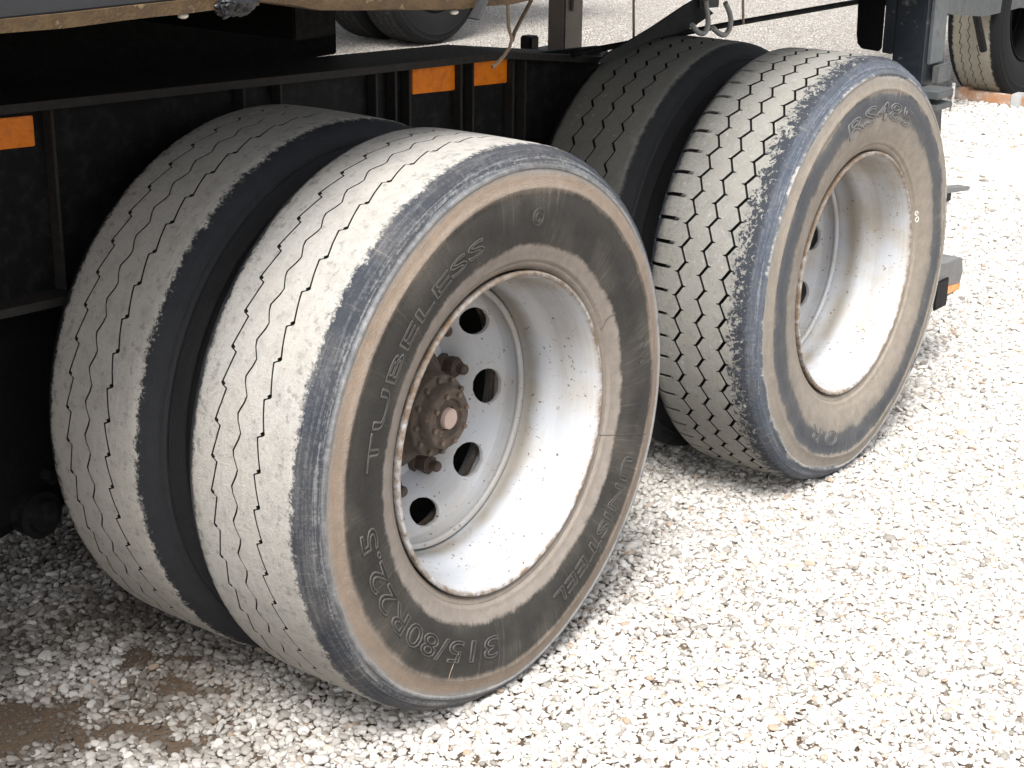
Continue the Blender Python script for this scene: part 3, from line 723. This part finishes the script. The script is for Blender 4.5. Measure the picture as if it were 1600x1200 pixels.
# bent rub rail continuing to the right of the wrapped sheet
cx = [-0.5322, -0.5177, -0.4432, -0.3755, -0.3049, -0.2304, -0.1501, -0.0717, 0.0125, 0.1024, 0.2176, 0.5078, 1.0883, 2.1526]; czz = [1.3272, 1.3233, 1.3107, 1.2982, 1.2914, 1.2861, 1.2788, 1.273, 1.2706, 1.2677, 1.273, 1.3001, 1.3098, 1.3098]
bm = bmesh.new(); rows = []
for i in range(121):
    x = cx[0]+(cx[-1]-cx[0])*i/120; z = float(np.interp(x, cx, czz)); j = .0025*noise.noise(Vector((x*17, 9, 0)))+.0015*noise.noise(Vector((x*60, 2, 0)))
    rows.append([bm.verts.new((x, y, zz)) for y, zz in ((DY0-.004+j, z+.002+j), (DY0+.012, z), (DY0+.05, z+.004), (DY0+.05, z+.047), (DY0, z+.047), (DY0-.008+j, z+.030))])
for A, B in zip(rows, rows[1:]):
    for k in range(6): bm.faces.new((A[k], A[(k+1) % 6], B[(k+1) % 6], B[k]))
bm.faces.new(rows[0][::-1]); bm.faces.new(rows[-1])
bm_obj('rub_rail', bm, M_RUSTRAIL, trailer, TL, smooth=50)
# strap that wraps the rub rail
bm = bmesh.new(); pts = [(-0.0195, DY0-.012, 1.256), (-0.0001, DY0-.014, 1.285), (0.0241, DY0-.014, 1.32), (0.0531, DY0-.012, 1.346)]
add_tube(bm, pts, 1, 8, flat=(.016, .003)); bm_obj('lashing_strap', bm, M_WEB, trailer, TL)
for x, z in ((-0.6396, 1.3132), (-0.0436, 1.2672)):
    bm = bmesh.new(); bmesh.ops.create_uvsphere(bm, u_segments=16, v_segments=8, radius=1)
    bmesh.ops.scale(bm, verts=bm.verts, vec=(.0085, .007, .0042)); bmesh.ops.translate(bm, verts=bm.verts, vec=(x, DY0+.010, z))
    bm_obj('marker_lamp', bm, M_LAMP, trailer, TL, smooth=60)
# post on the chassis, behind the wheels
box('stake_post', 1.74, 1.836, 1.0, 1.062, .90, 1.333, M_POST, trailer, TL, .006)
box('stake_bracket', 1.765, 1.80, .988, .999, 1.03, 1.10, M_POST, trailer, TL, .003)
box('stake_socket', 1.58, 1.62, 1.0, 1.04, .90, .975, M_BLACK, trailer, TL, .004)
seg = box('far_chassis_flange', -4.0, 1.95, .985, 1.18, .885, .902, M_BLACK, trailer, TL)
# guard rod with its hangers
bm = bmesh.new(); add_tube(bm, [(1.10, .515, 1.022), (1.16, .5, 1.028), (1.6, .372, 1.062), (2.07, .232, 1.094)], .0075, 10); bm_obj('guard_rod', bm, M_BLACK, trailer, TL, smooth=60)
def strip(pts, wd, th=.003):
    bm = bmesh.new(); add_tube(bm, pts, 1, 8, flat=(wd, th)); return bm_obj('rod_hanger', bm, M_STRIP, trailer, TL, smooth=50)
strip([(1.256, .45, 1.33), (1.262, .45, 1.137), (1.272, .452, 1.034)], .0038)
strip([(1.628, .354, 1.33), (1.632, .354, 1.11), (1.640, .354, 1.062)], .0045)
strip([(.752, .45, 1.33), (.753, .45, 1.178), (.758, .45, 1.125), (.768, .448, 1.098), (.757, .446, 1.08), (.735, .445, 1.064), (.712, .444, 1.052), (.691, .443, 1.045)], .0048)
strip([(.93, .46, 1.33), (.845, .455, 1.173), (.783, .452, 1.112), (.770, .450, 1.092)], .0058)
# mud flap post and rear bumper
bm = bmesh.new()
pts = [(.239, 1.33), (.226, 1.005), (.222, .982), (.208, .969), (.158, .966), (.150, .974), (.150, 1.33)]
add_prism(bm, pts, 'x', 2.045, 2.052); bm_obj('mud_flap', bm, M_BLACK2, trailer, TL, .0015)
bm = bmesh.new(); add_prism(bm, [(.147, 1.33), (.147, .964), (.120, .962), (.118, 1.33)], 'x', 2.046, 2.06); bm_obj('flap_bracket', bm, M_REARPOST, trailer, TL, .0015)
bm = bmesh.new(); add_prism(bm, [(2.05, 1.332), (2.05, .86), (2.09, .60), (2.14, .30), (2.21, .30), (2.225, .70), (2.20, .90), (2.178, 1.0), (2.176, 1.332)], 'y', .028, .117)
bm_obj('rear_post', bm, M_REARPOST, trailer, TL, .006)
box('lit_post_face', 2.075, 2.165, .018, .0275, .94, 1.33, M_GREY2, trailer, TL, .002)  # lighter sheet added to paint the lit side of the post
box('hinge_arm', 1.99, 2.105, -.050, .027, .862, .882, M_GREY, trailer, TL, .002)
box('hinge_arm', 1.99, 2.095, -.050, .027, .832, .847, M_GREY, trailer, TL, .002)
bm = bmesh.new(); add_tube(bm, [(2.098, -.047, .818), (2.098, -.047, .895)], .005, 10); bm_obj('hinge_pin', bm, M_HOOK, trailer, TL)
box('post_collar', 2.10, 2.19, .002, .0195, .885, .935, M_GREY, trailer, TL, .003)
bm = bmesh.new(); add_prism(bm, [(2.20, .562), (2.40, .540), (2.415, .546), (2.41, .551), (2.20, .578)], 'y', .0, .04); bm_obj('side_step', bm, M_BUMP, trailer, TL, .002)
box('step_bracket', 2.19, 2.30, .01, .05, .525, .5545, M_BLACK, trailer, TL, .003)
bm = bmesh.new(); add_prism(bm, [(2.20, .355), (2.285, .342), (2.41, .336), (2.425, .290), (2.40, .235), (2.30, .230), (2.285, .262), (2.20, .27)], 'y', .0, .9); bm_obj('rear_bumper', bm, M_BUMP, trailer, TL, .004)
bm = bmesh.new(); add_prism(bm, [(2.308, .268), (2.400, .258), (2.396, .240), (2.306, .245)], 'y', -.004, -.001); bm_obj('bumper_reflector', bm, M_REFL, trailer, TL)
box('bumper_bracket', 2.215, 2.297, -.010, -.002, .215, .300, M_BLACK, trailer, TL, .002)

# ---------------------------------------------------------------- lashing strap with its pair of hooks
st = thing('ratchet_strap', 'black webbing strap ending in a pair of steel hooks above rear wheel', 'strap', (1.60, .45, 1.0)); SO = (1.60, .45, 1.0)
bm = bmesh.new()
add_prism(bm, [(1.165, 1.004), (1.20, 1.020), (1.384, 1.062), (1.545, 1.106), (1.60, 1.118), (1.682, 1.074), (1.60, 1.052), (1.56, 1.044), (1.40, 1.035), (1.30, 1.02), (1.19, 1.003)], 'y', .470, .476)
bm_obj('webbing', bm, M_WEB, st, SO)
bm = bmesh.new(); add_prism(bm, [(1.594, 1.335), (1.594, 1.094), (1.682, 1.090), (1.684, 1.335)], 'y', .455, .461); bm_obj('buckle_plate', bm, M_GREY, st, SO, .002)
for dx in (0, 1):
    if dx == 0: pts = [(1.602, .448, 1.115), (1.612, .448, 1.085), (1.618, .447, 1.060), (1.612, .446, 1.042), (1.594, .445, 1.034), (1.570, .444, 1.038), (1.548, .443, 1.050), (1.534, .442, 1.061)]
    else: pts = [(1.700, .448, 1.100), (1.722, .448, 1.076), (1.731, .447, 1.052), (1.722, .446, 1.030), (1.700, .445, 1.020), (1.672, .444, 1.026), (1.650, .443, 1.036), (1.634, .442, 1.044)]
    # smooth the hook with a spline
    P3 = []
    for i in range(len(pts)-1):
        p0, p1, p2, p3 = [Vector(pts[max(0, min(len(pts)-1, i+k))]) for k in (-1, 0, 1, 2)]
        for q in range(5):
            t = q/5; P3.append(.5*((2*p1)+(-p0+p2)*t+(2*p0-5*p1+4*p2-p3)*t*t+(-p0+3*p1-3*p2+p3)*t**3))
    P3.append(Vector(pts[-1]))
    bm = bmesh.new(); add_tube(bm, P3, .0068, 12); bm_obj('hook', bm, M_HOOK, st, SO, smooth=60)
st.location = (1.60-.169, .45-.10, 1.0+.0235)
# crumpled sheet stuffed at the deck edge
bm = bmesh.new(); bmesh.ops.create_icosphere(bm, subdivisions=5, radius=1)
for v in bm.verts:
    p = v.co.copy(); d = .28*noise.noise(p*1.6)+.20*abs(noise.noise(p*3.7+Vector((3, 1, 0))))+.08*noise.noise(p*9)
    p *= 1+d; v.co = Vector((p.x*.038, p.y*.018, p.z*.020))
bmesh.ops.rotate(bm, verts=bm.verts, matrix=Matrix.Rotation(-.25, 3, 'Y')); bmesh.ops.translate(bm, verts=bm.verts, vec=(-0.5535, DY0-.012, 1.3311))
tag(bm_obj('plastic_sheet', bm, M_SHEET, smooth=40), 'crumpled glossy black plastic sheet stuffed at the deck edge', 'plastic sheet')

# ---------------------------------------------------------------- the two vehicles behind
BL = (7.35, 3.0, 0)
tb = thing('parked_trailer', 'parked trailer with pale zigzag tyre behind the black rear post', 'trailer', BL)
def far_wheel(loc, par, off, mat, me):
    w_ = bpy.data.objects.new('wheel', None); w_.location = loc; link(w_, par, off)
    mesh_obj('tyre', me, mat, w_)
    for nm_, mm in (('rim', rim_me.copy()), ('wheel_disc', disc_me.copy())): mesh_obj(nm_, mm, M_BLACK2, w_)
    lathe_y('hub', HUB_PROF, M_BLACK2, w_, 32, 30)
    return w_
far_wheel((7.35, 1.85, WZ), tb, BL, TB, t1i_mesh.copy())
bm = bmesh.new(); add_tube(bm, [(7.35, 2.0, WZ), (7.35, 2.8, WZ)], .06, 16); bm_obj('axle', bm, M_BLACK2, tb, BL)
bm = bmesh.new(); add_prism(bm, [(6.05, .70), (6.05, .60), (6.21, .578), (6.62, .532), (6.82, .532), (7.14, .536), (7.34, .516), (9.0, .52), (9.0, .70)], 'y', 1.70, 1.76); bm_obj('side_beam', bm, M_GREY, tb, BL, .004)
box('trailer_deck', 6.1, 12.5, 1.6, 2.75, 1.15, 1.25, M_BLACK, tb, BL)
for x in (6.3, 8.8): box('deck_support', x-.05, x+.05, 1.765, 1.86, .56, 1.149, M_BLACK, tb, BL)
box('main_beam', 6.2, 12.0, 2.25, 2.4, .75, 1.149, M_BLACK2, tb, BL)
for (x0, z0, x1, z1) in ((6.55, .60, 6.72, .34), (7.02, .53, 6.98, .30)):
    bm = bmesh.new(); add_tube(bm, [(x0, 1.73, z0), (x1, 1.72, z1)], .022, 8); bm_obj('stay_tube', bm, M_BLACK if x0 < 6.6 else M_GREY, tb, BL)
box('hanger_box', 6.12, 6.28, 1.80, 1.92, .40, .60, M_BLACK2, tb, BL, .01)
box('hanger_pad', 6.16, 6.26, 1.765, 1.80, .43, .50, M_BLACK, tb, BL, .01)

AL = (6.75, 7.0, 0)
ta = thing('shaded_trailer', 'trailer in deep shade seen beneath the brown deck rail', 'trailer', AL)
far_wheel((6.80, 5.85, WZ), ta, AL, TA, t2i_mesh.copy())
far_wheel((6.80, 6.22, WZ), ta, AL, TA, t2i_mesh.copy())
box('trailer_deck', 1.5, 8.6, 5.55, 8.2, 1.12, 1.25, M_BLACK2, ta, AL)
box('main_beam', 1.5, 8.4, 6.5, 6.65, .70, 1.119, M_BLACK2, ta, AL)
bm = bmesh.new(); add_tube(bm, [(6.80, 6.3, WZ), (6.80, 8.0, WZ)], .06, 16); bm_obj('axle', bm, M_BLACK2, ta, AL)
for x in (2.4, 4.2, 5.4, 8.0): box('deck_bracket', x-.05, x+.05, 5.9, 6.5, .95, 1.119, M_BLACK2, ta, AL)

# rusty bar lying on the gravel
rb = thing('rusty_bar', 'rust orange steel bar lying on gravel before the parked tyre', 'steel bar', (6.95, 1.7, 0)); RO = (6.95, 1.7, 0)
bm = bmesh.new(); add_box(bm, 6.93, 7.00, 1.1, 2.02, .004, .062)
for v in bm.verts: v.co.x += .10*(v.co.y-1.1)
bm_obj('bar', bm, M_RUSTBAR, rb, RO, .006)
for y in (1.60, 1.93):
    bm = bmesh.new(); add_box(bm, 6.915+.10*(y-1.1), 7.02+.10*(y-1.1), y-.03, y+.03, .0, .078); bm_obj('clamp', bm, M_PLATE if y < 1.7 else M_RUSTBAR, rb, RO, .006)
